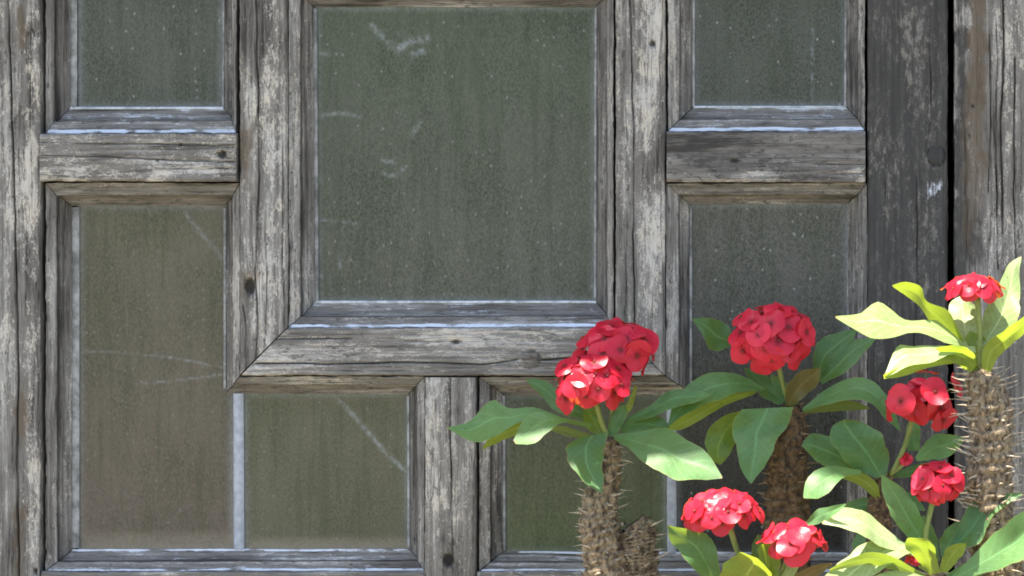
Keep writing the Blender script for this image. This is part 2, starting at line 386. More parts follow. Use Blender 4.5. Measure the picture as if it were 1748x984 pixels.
# ------------------------------------------------------------------ weathered wood members
MEMBER = [0]
def member(name, parent, p0, p1, subs, front, feats=(), tone=0.5, flake=0.5, dark=0.0, ncrack=2, paint=(), rough=0.0006, gap=0.0006, etone=None, edge_dark=None):
    """Loft a closed cross-section from p0 (list of points) to p1.  subs: divisions per section edge.
    front: indices of section edges that are exposed faces (relief + cracks go there)."""
    MEMBER[0] += 1
    sd = MEMBER[0] * 31
    r = np.random.default_rng(sd)
    p0 = np.array(p0, float); p1 = np.array(p1, float)
    n = len(p0)
    ring0, ring1, isf, pw, vv, et, dt = [], [], [], [], [], [], []
    acc = 0.0
    for i in range(n):
        j = (i + 1) % n
        L = np.linalg.norm(p0[j] - p0[i])
        k = subs[i]
        for q in range(k):
            t = q / k
            ring0.append(p0[i] * (1 - t) + p0[j] * t); ring1.append(p1[i] * (1 - t) + p1[j] * t)
            isf.append(1.0 if (i in front and (q > 0)) else 0.0)
            w = 0.0
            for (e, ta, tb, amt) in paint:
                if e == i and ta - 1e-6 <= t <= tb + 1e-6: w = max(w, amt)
            pw.append(w); et.append((etone or {}).get(i, 0.0)); dt.append((edge_dark or {}).get(i, 0.0))
            vv.append(acc + L * t)
        acc += L
    ring0 = np.array(ring0); ring1 = np.array(ring1); isf = np.array(isf); pw = np.array(pw); vv = np.array(vv)
    m = len(ring0)
    length = np.linalg.norm((p1 - p0).mean(0))
    ax0 = (p1 - p0).mean(0) / length
    ring0 = ring0 + ax0 * gap; ring1 = ring1 - ax0 * gap
    nu = max(6, int(length / (5.0 * S)))
    T = np.linspace(0, 1, nu + 1)[:, None, None]
    V = ring0[None] * (1 - T) + ring1[None] * T                     # (nu+1, m, 3)
    axis = (p1 - p0).mean(0); axis /= np.linalg.norm(axis)
    U = (V @ axis)
    VV = np.broadcast_to(vv[None], U.shape)
    crack = np.zeros(U.shape); brown = np.zeros(U.shape); drk = np.full(U.shape, float(dark)); pale = np.broadcast_to(pw[None], U.shape).copy()
    fl = np.full(U.shape, float(flake)) + np.array(et)[None] * 0.6; tn = np.full(U.shape, float(tone)) + np.array(et)[None]
    px, py = proj(V)
    F = np.broadcast_to(isf[None], U.shape)
    disp = (fbm(U * 9, VV * 160, sd, 3) - 0.5) * 2 * rough + (fbm(U * 3, VV * 12, sd + 5, 2) - 0.5) * 2 * rough
    u0, u1 = U.min(), U.max()
    fv = vv[isf > 0]
    if len(fv):
        for c in range(ncrack):
            v0 = r.uniform(fv.min(), fv.max()); a = r.uniform(u0, u1); ln = r.uniform(0.08, 0.35)
            path = v0 + (fbm(U * 14, U * 0 + c, sd + c * 3, 3) - 0.5) * 0.006
            w = r.uniform(0.0003, 0.0006)
            e = np.exp(-((VV - path) / w) ** 2) * sstep(0, 0.02, U - a) * sstep(0, 0.02, a + ln - U)
            disp = disp + e * r.uniform(0.0006, 0.0014); crack = np.maximum(crack, e * r.uniform(0.35, 0.7))
    wob = (fbm(px * 0.03, py * 0.03, sd + 9, 3) - 0.5)
    for ft in feats:
        k = ft[0]
        if k == 'crack':
            _, pts, w, dep = ft
            d = seg_dist(px + wob * 3, py + wob * 3, pts)
            e = np.exp(-(d / (w * 0.85)) ** 2) * (0.55 + 0.45 * sstep(0.35, 0.6, fbm(U * 18, U * 0, sd + 41, 2)))
            disp = disp + e * dep; crack = np.maximum(crack, np.clip(e * 1.1, 0, 1))
        elif k == 'hole':
            _, x, y, rx, ry, dep = ft
            d = np.hypot((px - x) / rx, (py - y) / ry) + wob * 0.5
            e = 1 - sstep(0.7, 1.15, d)
            disp = disp + e * dep; crack = np.maximum(crack, e * 0.9)
        elif k == 'knot':
            _, x, y, rr, col = ft
            d = np.hypot(px - x, (py - y)) / rr + wob * 0.3
            ring = np.exp(-((d - 1) / 0.09) ** 2) * sstep(0.3, 0.6, fbm(px / 10, py / 10, sd + 3, 2))
            disp = disp + ring * 0.0016 - (1 - sstep(0.8, 1.0, d)) * 0.0006
            crack = np.maximum(crack, ring * 0.8)
            inn = 1 - sstep(0.9, 1.05, d)
            drk = drk + inn * (0.25 + 0.35 * fbm(px / 5, py / 5, sd, 2)); brown = np.maximum(brown, inn * 0.5 * col)
        elif k in ('brown', 'dark', 'pale', 'bare', 'flake'):
            _, x0, y0, x1, y1, amt = ft
            sx, sy = max(4.0, (x1 - x0) * 0.22), max(6.0, (y1 - y0) * 0.12)
            e = sstep(x0 - sx, x0 + sx, px + wob * 30) * sstep(-x1 - sx, -x1 + sx, -px + wob * 30) * sstep(y0 - sy, y0 + sy, py + wob * 60) * sstep(-y1 - sy, -y1 + sy, -py + wob * 60)
            if k == 'brown': brown = np.maximum(brown, e * amt)
            if k == 'dark': drk = np.maximum(drk, e * amt)
            if k == 'pale':
                el = 1 - np.hypot((px - (x0 + x1) / 2) / (x1 - x0) * 2, (py - (y0 + y1) / 2) / (y1 - y0) * 2)
                pale = np.maximum(pale, sstep(-0.35, 0.75, el + (fbm(px / 9, py / 30, 3, 3) - 0.5) * 1.4) * amt)
            if k == 'bare': fl = fl - e * amt
            if k == 'flake': fl = fl + e * amt
    V = V.copy()
    V[..., 1] += disp * F
    crack = np.maximum(crack * F, np.array(dt)[None] * (0.45 + 0.55 * fbm(U * 30, VV * 0, sd + 61, 3)))
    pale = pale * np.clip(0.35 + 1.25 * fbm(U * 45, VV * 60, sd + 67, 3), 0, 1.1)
    acr = np.cross(axis, [0, 1.0, 0]); acr /= np.linalg.norm(acr)
    V += acr * ((fbm(U * 22, U * 0, sd + 71, 3) - 0.5) * 0.0012)[..., None]
    V += acr * ((1 - F) * (fbm(U * 160, VV * 400, sd + 73, 2) - 0.5) * 0.0012)[..., None]
    # worn arrises
    V[..., 1] += (1 - F) * np.clip(fbm(U * 60, VV * 30, sd + 3, 3) - 0.5, 0, 1) * 0.009 * (V[..., 1] < np.min(V[..., 1]) + 0.003)
    verts = V.reshape(-1, 3)
    faces = []
    for a in range(nu):
        for b in range(m):
            c = (b + 1) % m
            faces.append((a * m + b, (a + 1) * m + b, (a + 1) * m + c, a * m + c))
    faces.append(tuple(range(m)))
    faces.append(tuple(nu * m + q for q in reversed(range(m))))
    me = new_mesh(name, verts, faces, angle=38)
    off = r.uniform(-40, 40, 2)
    gr = np.stack([U + off[0], VV + off[1], np.full(U.shape, sd * 0.37)], -1)
    attr(me, 'grain', 'FLOAT_VECTOR', gr)
    one = np.ones(U.shape)
    attr(me, 'feat', 'FLOAT_COLOR', np.stack([np.clip(crack, 0, 1), np.clip(brown, 0, 1), np.clip(drk, 0, 1), one], -1))
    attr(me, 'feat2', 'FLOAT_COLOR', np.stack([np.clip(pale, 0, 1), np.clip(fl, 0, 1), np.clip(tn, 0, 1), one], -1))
    o = link(name, me, None, [M_WOOD])
    if parent is not None: adopt(o, parent)
    return o

def flat_section(a, b, y, back, bev=0.0016, extra=0.0):
    """section of a board whose front edge runs a->b (photo px at depth y)"""
    A, B = P(*a, y), P(*b, y)
    d = (B - A) / np.linalg.norm(B - A)
    up = np.array([0, 1.0, 0])
    return [A + up * (back - y), A + up * bev, A + d * bev, B - d * bev, B + up * bev, B + up * (back - y)]
def board(name, parent, a0, b0, a1, b1, y=0.0, back=0.045, width_px=80, **kw):
    n = max(8, int(width_px / 1.6))
    pb = kw.pop('painted', ())
    return member(name, parent, flat_section(a0, b0, y, back), flat_section(a1, b1, y, back),
                  [6, 2, n, 2, 6, 3], (2,), paint=pb, **kw)

window = empty('wooden_window', (0, 0.02, -0.52))
tag(window, 'weathered grey wooden window with dusty green panes behind the flowering plants', 'window')

TOP, BOT = -110, 1150
# stiles
board('stile', window, (-45, TOP), (68, TOP), (-45, BOT), (67, BOT), y=-0.004, width_px=115, tone=0.53, flake=0.50, ncrack=3,
      feats=[('crack', [(12, -110), (15, 40), (20, 200), (27, 420), (31, 640), (29, 800), (33, 1000)], 1.6, 0.004),
             ('brown', 30, -10, 42, 90, 0.9), ('brown', 30, 655, 46, 760, 0.9), ('brown', 24, 880, 40, 985, 0.8), ('flake', 42, 0, 66, 950, 0.16),
             ('dark', 0, 60, 40, 300, 0.35), ('crack', [(48, 60), (56, 50), (60, 62)], 2, 0.002), ('hole', 62, 975, 5, 5, 0.003)])
board('stile', window, (1481, TOP), (1617, TOP), (1481, BOT), (1619, BOT), y=-0.002, width_px=136, tone=0.32, flake=0.50, dark=0.72, ncrack=5,
      feats=[('knot', 1598, 266, 17, 0.0), ('pale', 1572, 288, 1617, 350, 0.62), ('flake', 1540, 20, 1580, 200, 0.15), ('flake', 1490, 180, 1510, 300, 0.14),
             ('flake', 1500, 320, 1520, 400, 0.14), ('flake', 1560, 340, 1600, 420, 0.12), ('dark', 1590, -80, 1618, 1000, 0.7), ('dark', 1484, 520, 1600, 1000, 0.75),
             ('crack', [(1586, 60), (1590, 200), (1580, 260)], 1.2, 0.002), ('crack', [(1565, 300), (1566, 480), (1560, 600)], 1.3, 0.002)])
board('stile', window, (409, TOP), (489, TOP), (409, 641), (490, 560), y=-0.003, tone=0.50, flake=0.49, ncrack=2,
      feats=[('crack', [(437, -60), (440, 120), (442, 300), (436, 470), (440, 575), (436, 620)], 1.4, 0.003), ('crack', [(452, 380), (456, 480), (452, 600)], 1.0, 0.0015),
             ('hole', 426, 488, 10, 16, 0.004), ('brown', 409, 225, 428, 330, 0.85), ('brown', 414, 468, 440, 512, 0.55), ('flake', 446, 0, 482, 300, 0.12),
             ('crack', [(414, 520), (420, 560), (418, 610)], 1.3, 0.002), ('dark', 415, 330, 470, 480, 0.25)])
board('stile', window, (1051, TOP), (1135, TOP), (1051, 559), (1135, 642), y=-0.003, tone=0.53, flake=0.51, ncrack=3,
      feats=[('crack', [(1074, -60), (1078, 80), (1082, 260), (1081, 420), (1084, 560)], 1.4, 0.0028), ('hole', 1113, 76, 6, 6, 0.003), ('flake', 1086, 0, 1130, 560, 0.10),
             ('dark', 1053, 0, 1078, 420, 0.22)])
# rails
board('rail', window, (410, 641), (490, 560), (1135, 642), (1051, 559), y=-0.003, tone=0.55, flake=0.52, ncrack=4,
      feats=[('crack', [(435, 620), (560, 622), (700, 618), (830, 622), (884, 614)], 1.4, 0.0026), ('crack', [(922, 614), (1000, 610), (1120, 622)], 1.5, 0.0028),
             ('crack', [(470, 580), (600, 578)], 1.2, 0.0015), ('knot', 905, 615, 15, 0.6), ('hole', 778, 584, 8, 4, 0.002), ('dark', 800, 572, 850, 595, 0.4), ('dark', 460, 575, 620, 612, 0.3)])
board('rail', window, (67, 229), (67, 310), (404, 228), (404, 310), y=-0.008, tone=0.52, flake=0.53, ncrack=5,
      feats=[('hole', 379, 264, 7, 7, 0.004), ('hole', 308, 247, 4, 3, 0.002), ('hole', 268, 275, 3, 2, 0.002), ('crack', [(70, 244), (200, 246), (400, 248)], 1.1, 0.0014),
             ('crack', [(70, 266), (180, 268), (300, 274), (400, 277)], 1.2, 0.0018), ('flake', 80, 284, 400, 305, 0.14), ('pale', 330, 229, 404, 238, 0.4)])
board('rail', window, (1137, 225), (1137, 311), (1478, 224), (1478, 312), y=-0.008, tone=0.46, flake=0.40, dark=0.25, ncrack=3,
      feats=[('dark', 1140, 255, 1420, 300, 0.5), ('hole', 1255, 275, 10, 4, 0.0015), ('flake', 1430, 285, 1478, 310, 0.25), ('dark', 1455, 240, 1478, 290, 0.4)])
board('rail', window, (69, 977), (69, 1150), (724, 977), (724, 1150), y=-0.006, width_px=150, tone=0.5, flake=0.45)
board('rail', window, (813, 977), (813, 1150), (1480, 979), (1480, 1150), y=-0.006, width_px=150, tone=0.5, flake=0.45)
for xa, xb, yl in ((69, 408, -62), (490, 1050, -42), (1136, 1480, -62)):
    board('rail', window, (xa, TOP), (xa, yl), (xb, TOP), (xb, yl), y=-0.006, width_px=50, tone=0.5, flake=0.5)
board('mullion', window, (726, 644), (811, 644), (724, BOT), (812, BOT), y=-0.004, tone=0.54, flake=0.50, ncrack=3,
      feats=[('crack', [(768, 640), (769, 760), (771, 870), (774, 984)], 1.3, 0.0026), ('hole', 765, 957, 9, 11, 0.005), ('dark', 755, 905, 785, 985, 0.5), ('flake', 735, 830, 760, 900, 0.1)])

# mouldings: closed loops of (outer, step, inner) corners around each opening
GY = 0.030                                   # depth of the glass
def moulding_loop(outer, step, inner, closed, tone=0.5, flake=0.42, edges=None, yo=0.004, paint_skylight=True, params=None):
    n = len(outer)
    for i in range(n if closed else n - 1):
        j = (i + 1) % n
        secs = []
        for q in (i, j):
            o_, s_, in_ = outer[q], step[q], inner[q]
            A = P(*o_, yo); B = P(*s_, 0.010)
            C = B + np.array([0, 0.011, 0]); E = P(*in_, GY - 0.002)
            secs.append([A + np.array([0, GY + 0.012, 0]), A, B, C, E, E + np.array([0, 0.016, 0])])
        a, b = outer[i], outer[j]
        hor = abs(a[0] - b[0]) > abs(a[1] - b[1])
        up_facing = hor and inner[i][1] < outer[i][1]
        kw = dict(tone=tone, flake=flake, ncrack=1, edge_dark={2: 0.85})  # dark line along the step edge
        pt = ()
        if up_facing and paint_skylight:
            pt = ((1, 0.0, 0.25, 0.85), (3, 0.80, 1.0, 0.70), (4, 0.0, 1.0, 0.8), (3, 0.0, 0.79, 0.36), (1, 0.26, 1.0, 0.34))  # old paint, plus sky light painted on the up-facing lips
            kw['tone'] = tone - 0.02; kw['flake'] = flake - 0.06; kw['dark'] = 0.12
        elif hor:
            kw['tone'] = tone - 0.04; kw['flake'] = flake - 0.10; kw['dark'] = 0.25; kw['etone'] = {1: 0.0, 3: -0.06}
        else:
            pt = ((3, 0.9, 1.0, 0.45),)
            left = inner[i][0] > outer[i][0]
            kw['etone'] = {1: 0.08, 3: -0.12} if left else {1: 0.04, 3: -0.16}  # inner slopes and right-hand sides darkened, shading painted by facing
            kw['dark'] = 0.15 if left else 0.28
        if params and i in params: kw.update(params[i])
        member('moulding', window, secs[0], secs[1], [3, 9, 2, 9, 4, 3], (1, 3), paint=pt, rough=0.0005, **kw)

moulding_loop([(78, -61), (404, -61), (403, 227), (78, 228)], [(93, -47), (395, -47), (396, 206), (93, 207)], [(120, -36), (381, -36), (381, 184), (120, 184)], True, tone=0.54, flake=0.48,
              params={1: dict(dark=0.35), 3: dict(flake=0.40, tone=0.47)})
moulding_loop([(493, -40), (1047, -40), (1047, 558), (493, 559)], [(513, -10), (1036, -10), (1036, 540), (513, 541)], [(535, 12), (1017, 12), (1017, 515), (538, 515)], True, tone=0.56, flake=0.50,
              params={1: dict(dark=0.3), 3: dict(dark=0.22)})
moulding_loop([(1140, -61), (1476, -61), (1476, 223), (1140, 224)], [(1160, -47), (1464, -47), (1464, 203), (1160, 204)], [(1183, -36), (1444, -36), (1444, 183), (1184, 183)], True, tone=0.54, flake=0.49,
              params={1: dict(dark=0.4)})
moulding_loop([(78, 313), (409, 313), (409, 643), (725, 643), (724, 975), (78, 976)],
              [(97, 335), (397, 334), (397, 657), (711, 657), (713, 958), (98, 959)],
              [(122, 352), (383, 351), (385, 671), (697, 673), (698, 938), (124, 938)], True, tone=0.58, flake=0.52)
moulding_loop([(818, 644), (1137, 643), (1137, 313), (1480, 313), (1480, 977), (818, 976)],
              [(837, 658), (1159, 658), (1159, 333), (1464, 333), (1464, 960), (837, 960)],
              [(858, 674), (1177, 674), (1177, 349), (1446, 348), (1446, 944), (859, 942)], True, tone=0.58, flake=0.51,
              params={2: dict(flake=0.5), 5: dict(tone=0.46, dark=0.2)})

# glass panes
def pane(x0, y0, x1, y1, tint, tint_low=None, strokes=(), dust=1.0, warm=None, y=GY):
    nx = max(4, int((x1 - x0) / 3.0)); ny = max(4, int((y1 - y0) / 3.0))
    X, Y = np.meshgrid(np.linspace(x0, x1, nx + 1), np.linspace(y0, y1, ny + 1))
    A, B = P(x0, y0, y), P(x1, y1, y)
    wx = A[0] + (B[0] - A[0]) * (X - x0) / (x1 - x0); wz = A[2] + (B[2] - A[2]) * (Y - y0) / (y1 - y0)
    ripple = (fbm(X / 60, Y / 90, int(x0), 2) - 0.5) * 0.0006
    front = np.stack([wx, y + ripple, wz], -1).reshape(-1, 3)
    nf = len(front)
    back = np.array([[A[0], y + 0.004, A[2]], [B[0], y + 0.004, A[2]], [B[0], y + 0.004, B[2]], [A[0], y + 0.004, B[2]]])
    verts = np.concatenate([front, back])
    faces = []
    w = nx + 1
    for j in range(ny):
        for i in range(nx):
            faces.append((j * w + i, (j + 1) * w + i, (j + 1) * w + i + 1, j * w + i + 1))
    faces.append((nf, nf + 1, nf + 2, nf + 3))
    me = new_mesh('glass_pane', verts, faces)
    smear = np.zeros(X.shape)
    nz = fbm(X / 5, Y / 5, 4, 3)
    for (pts, wd, amt) in strokes:
        d = seg_dist(X + (nz - 0.5) * 4, Y + (nz - 0.5) * 4, pts)
        smear = np.maximum(smear, np.exp(-(d / wd) ** 2) * amt * 0.78 * (2.4 * nz - 0.55).clip(0, 2))
    ed = np.minimum(np.minimum(X - x0, x1 - X), np.minimum(Y - y0, y1 - Y))
    smear = np.maximum(smear, np.exp(-(ed / 9) ** 2) * 0.35 * (0.4 + fbm(X / 14, Y / 14, 8, 3)))
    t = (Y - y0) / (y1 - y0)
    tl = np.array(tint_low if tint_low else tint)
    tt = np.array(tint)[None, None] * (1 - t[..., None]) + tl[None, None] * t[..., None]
    wm = np.zeros(X.shape)
    if warm:
        wm = np.exp(-np.clip((y1 - 4 - Y), 0, None) ** 4 / warm ** 4) * (0.6 + 0.5 * fbm(X / 20, Y / 8, 5, 3)) * 0.8  # beige inner sill seen through the pane, painted on its lower edge
        wm *= sstep(x0, x0 + 20, X)
    ext = np.ones(nf + 4)
    def pad(a): return np.concatenate([a.reshape(-1), np.zeros(4)])
    attr(me, 'feat', 'FLOAT_COLOR', np.stack([pad(np.full(X.shape, dust)), pad(np.clip(smear, 0, 1)), pad(np.clip(wm, 0, 1)), ext], -1))
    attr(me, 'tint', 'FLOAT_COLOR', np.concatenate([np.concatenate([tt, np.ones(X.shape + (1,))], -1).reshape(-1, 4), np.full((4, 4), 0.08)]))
    gr = np.stack([verts[:, 0] + x0, verts[:, 2], np.full(nf + 4, x0 * 0.01)], -1)
    attr(me, 'grain', 'FLOAT_VECTOR', gr)
    o = link('glass_pane', me, None, [M_GLASS]); adopt(o, window)
    return o
# (0.060, 0.072, 0.046), (0.072, 0.070, 0.042), (0.034, 0.036, 0.032)
pane(133, -60, 382, 186, (0.060, 0.066, 0.047), dust=1.5)
pane(538, 10, 1019, 518, (0.056, 0.068, 0.040), (0.074, 0.077, 0.056), dust=1.1,
     strokes=[([(636, 45), (655, 68), (680, 85)], 5, 0.55), ([(680, 85), (700, 72), (732, 66)], 6, 0.65), ([(706, 92), (722, 88)], 6, 0.6), ([(545, 93), (562, 93)], 4, 0.45),
              ([(545, 203), (555, 196), (590, 195), (615, 199)], 3, 0.55), ([(545, 376), (575, 378), (612, 383)], 2.2, 0.5), ([(650, 290), (662, 302), (680, 298), (692, 285)], 2.6, 0.6),
              ([(655, 275), (672, 278)], 4, 0.45), ([(704, 232), (718, 208)], 4.5, 0.35), ([(683, 57), (687, 57)], 4, 0.4), ([(580, 440), (581, 468)], 2.2, 0.6), ([(548, 472), (549, 474)], 3, 0.9)])
pane(1181, -60, 1446, 185, (0.052, 0.058, 0.042), dust=1.8, strokes=[([(1388, 50), (1387, 110)], 2.0, 0.5), ([(1387, 125), (1387, 175)], 2.0, 0.5)])
pane(133, 349, 400, 940, (0.086, 0.082, 0.052), (0.088, 0.073, 0.052), dust=0.6, warm=26,
     strokes=[([(315, 362), (345, 400), (378, 440)], 3.5, 0.42), ([(140, 600), (210, 602), (300, 612), (380, 628)], 1.5, 0.55), ([(230, 657), (300, 650), (380, 640)], 1.4, 0.5), ([(282, 898), (310, 870)], 2, 0.35)])
pane(414, 669, 700, 940, (0.084, 0.084, 0.050), (0.080, 0.079, 0.048), dust=0.6, warm=18, strokes=[([(575, 680), (620, 728), (660, 775), (696, 808)], 4.0, 0.6)])
pane(857, 671, 1140, 946, (0.072, 0.076, 0.048), (0.066, 0.080, 0.034), dust=0.6)
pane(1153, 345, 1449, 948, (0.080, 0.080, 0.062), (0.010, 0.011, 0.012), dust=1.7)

# putty beads beside the glass and the two grey strips joining sheets of glass
def bar(name, pts, w, h, mat, y):
    """a slightly uneven bead running along pts (photo px), half-width w px, standing h metres proud"""
    pts = [np.array(p, float) for p in pts]
    L = np.hypot(*(pts[-1] - pts[0])); n = max(6, int(L / 7))
    d = (pts[-1] - pts[0]) / L; nrm = np.array([-d[1], d[0]])
    verts, faces = [], []
    for i in range(n + 1):
        c = pts[0] + (pts[-1] - pts[0]) * i / n
        wob = (vnoise(np.array([i * 0.4]), np.array([w]), int(L))[0] - 0.5)
        ww = w * (1 + 0.07 * wob)
        for s, hh in ((-1, -0.004), (-1, h * 0.5), (-0.5, h), (0.5, h), (1, h * 0.5), (1, -0.004)):
            q = c + nrm * s * ww
            verts.append(P(q[0], q[1], y - hh))
    k = 6
    for i in range(n):
        for j in range(k):
            faces.append((i * k + j, i * k + (j + 1) % k, (i + 1) * k + (j + 1) % k, (i + 1) * k + j))
    faces += [tuple(reversed(range(k))), tuple(n * k + j for j in range(k))]
    o = link(name, new_mesh(name, verts, faces, angle=50), None, [mat]); adopt(o, window)
    return o
bar('glazing_strip', [(407, 672), (408, 939)], 9, 0.0035, M_LEAD, GY)
bar('glazing_strip', [(1146, 674), (1147, 944)], 8, 0.0035, M_LEAD, GY)
for a, b, w in (((126, -50), (126, 184), 6), ((129, 354), (129, 936), 6.5), ((538, 14), (541, 514), 3.5), ((1017, 14), (1016, 514), 2.6), ((1184, -50), (1184, 182), 2.6),
                ((1444, -50), (1443, 182), 2.6), ((382, -40), (381, 184), 2.2), ((384, 356), (384, 664), 2.6), ((697, 676), (698, 936), 2.6), ((860, 676), (861, 940), 3),
                ((1179, 352), (1179, 668), 2.6), ((120, 185), (381, 185), 2.6), ((540, 516), (1018, 516), 2.6), ((1184, 183), (1444, 183), 2.2)):
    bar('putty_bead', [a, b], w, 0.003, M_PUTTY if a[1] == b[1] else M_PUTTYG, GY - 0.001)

# the post at the right of the window
post = board('window_post', None, (1629, TOP), (1850, TOP), (1630, BOT), (1850, BOT), y=-0.006, back=0.08, width_px=220, tone=0.50, flake=0.44, ncrack=7, dark=0.12,
             feats=[('brown', 1654, -60, 1680, 330, 0.85), ('brown', 1646, 100, 1664, 420, 0.6), ('dark', 1630, -60, 1652, 1000, 0.75), ('dark', 1650, 380, 1680, 470, 0.6), ('flake', 1690, 0, 1748, 600, 0.10),
                    ('crack', [(1712, -60), (1714, 100), (1708, 220), (1712, 400)], 1.8, 0.004), ('crack', [(1689, 60), (1692, 200), (1686, 330)], 1.2, 0.002), ('crack', [(1733, 100), (1730, 330), (1736, 480)], 1.4, 0.003),
                    ('crack', [(1700, 280), (1704, 460)], 1.5, 0.003), ('hole', 1661, 182, 3, 3, 0.002), ('hole', 1655, 234, 3, 3, 0.002)])
tag(post, 'weathered grey timber post with a brown streak at the right of the window', 'post')

# ------------------------------------------------------------------ plants
def catmull(pts, n):
    pts = np.array(pts, float)
    if len(pts) < 2: return np.repeat(pts, n, 0)
    d = np.r_[0, np.cumsum(np.linalg.norm(np.diff(pts, axis=0), axis=1))]
    d /= d[-1]
    ext = np.vstack([2 * pts[0] - pts[1], pts, 2 * pts[-1] - pts[-2]])
    out = []
    for t in np.linspace(0, 1, n):
        i = min(len(pts) - 2, max(0, np.searchsorted(d, t, 'right') - 1))
        u = (t - d[i]) / max(1e-9, d[i + 1] - d[i])
        p0, p1, p2, p3 = ext[i], ext[i + 1], ext[i + 2], ext[i + 3]
        out.append(0.5 * (2 * p1 + (p2 - p0) * u + (2 * p0 - 5 * p1 + 4 * p2 - p3) * u * u + (3 * p1 - p0 - 3 * p2 + p3) * u ** 3))
    return np.array(out)
LEAFN = [0]
def leaf(parent, e1, e2, d0, d1, slope, mat, fold=0.10, label=None, arch=0.0):
    """leaf surface between two edges (photo px, base to tip). d0/d1: depth at base and tip; slope: extra depth per
    pixel below the midline (negative = the lower edge is nearer, so the upper face shows)."""
    LEAFN[0] += 1
    r = np.random.default_rng(LEAFN[0])
    nu, nv = 22, 10
    A, B = catmull(e1, nu + 1), catmull(e2, nu + 1)
    ph = r.uniform(0, 6)
    verts, luv = [], []
    for i in range(nu + 1):
        t = i / nu
        mid = (A[i] + B[i]) / 2
        w = np.hypot(*(B[i] - A[i]))
        for j in range(nv + 1):
            s = j / nv
            c = s * 2 - 1
            wid = 1 + abs(c) * 0.34 * (fbm(np.array([t * 7 + ph * 9]), np.array([math.copysign(3.0, c)]), 5, 3)[0] - 0.5)
            q = mid + (B[i] - A[i]) * c * 0.5 * wid
            dep = d0 + (d1 - d0) * t + slope * S * (q[1] - mid[1])
            dep += abs(c) * w * S * -fold                       # V fold along the midrib
            dep += math.sin(t * 9 + ph + c * 0.6) * w * S * 0.15 * abs(c)   # wavy margin
            dep += -arch * math.sin(t * math.pi) 
            verts.append(P(q[0], q[1], dep)); luv.append((t, c, ph))
    faces = []
    k = nv + 1
    for i in range(nu):
        for j in range(nv):
            faces.append((i * k + j, (i + 1) * k + j, (i + 1) * k + j + 1, i * k + j + 1))
    # orient so that the upper (sky or camera side) face is the front face
    V = np.array(verts)
    a, b, c_, d_ = [V[x] for x in faces[len(faces) // 2]]
    nrm = np.cross(c_ - a, d_ - b)
    if nrm @ np.array([0, -0.25, 1.0]) < 0: faces = [tuple(reversed(f)) for f in faces]
    me = new_mesh('leaf', verts, faces)
    attr(me, 'leafuv', 'FLOAT_VECTOR', np.array(luv))
    o = link('leaf', me, None, [mat]); adopt(o, parent)
    if label: o['label'] = label
    return o

def tube(verts, faces, pts, radii, k=8, cap=True, lump=0.0, seed=0):
    pts = [np.array(p, float) for p in pts]
    base = len(verts)
    n = len(pts)
    for i in range(n):
        t = pts[min(n - 1, i + 1)] - pts[max(0, i - 1)]
        t = t / (np.linalg.norm(t) + 1e-12)
        ref = np.array([0, 1.0, 0]) if abs(t[1]) < 0.9 else np.array([1.0, 0, 0])
        a = np.cross(t, ref); a /= np.linalg.norm(a); b = np.cross(t, a)
        for j in range(k):
            th = 2 * math.pi * j / k
            rr = radii[i]
            if lump: rr *= 1 + lump * (vnoise(np.array([i * 0.35 + seed]), np.array([(j % k) * 1.1]), seed)[0] - 0.4)
            verts.append(pts[i] + (a * math.cos(th) + b * math.sin(th)) * rr)
    for i in range(n - 1):
        for j in range(k):
            c = (j + 1) % k
            faces.append((base + i * k + j, base + i * k + c, base + (i + 1) * k + c, base + (i + 1) * k + j))
    if cap:
        faces.append(tuple(base + j for j in reversed(range(k))))
        faces.append(tuple(base + (n - 1) * k + j for j in range(k)))

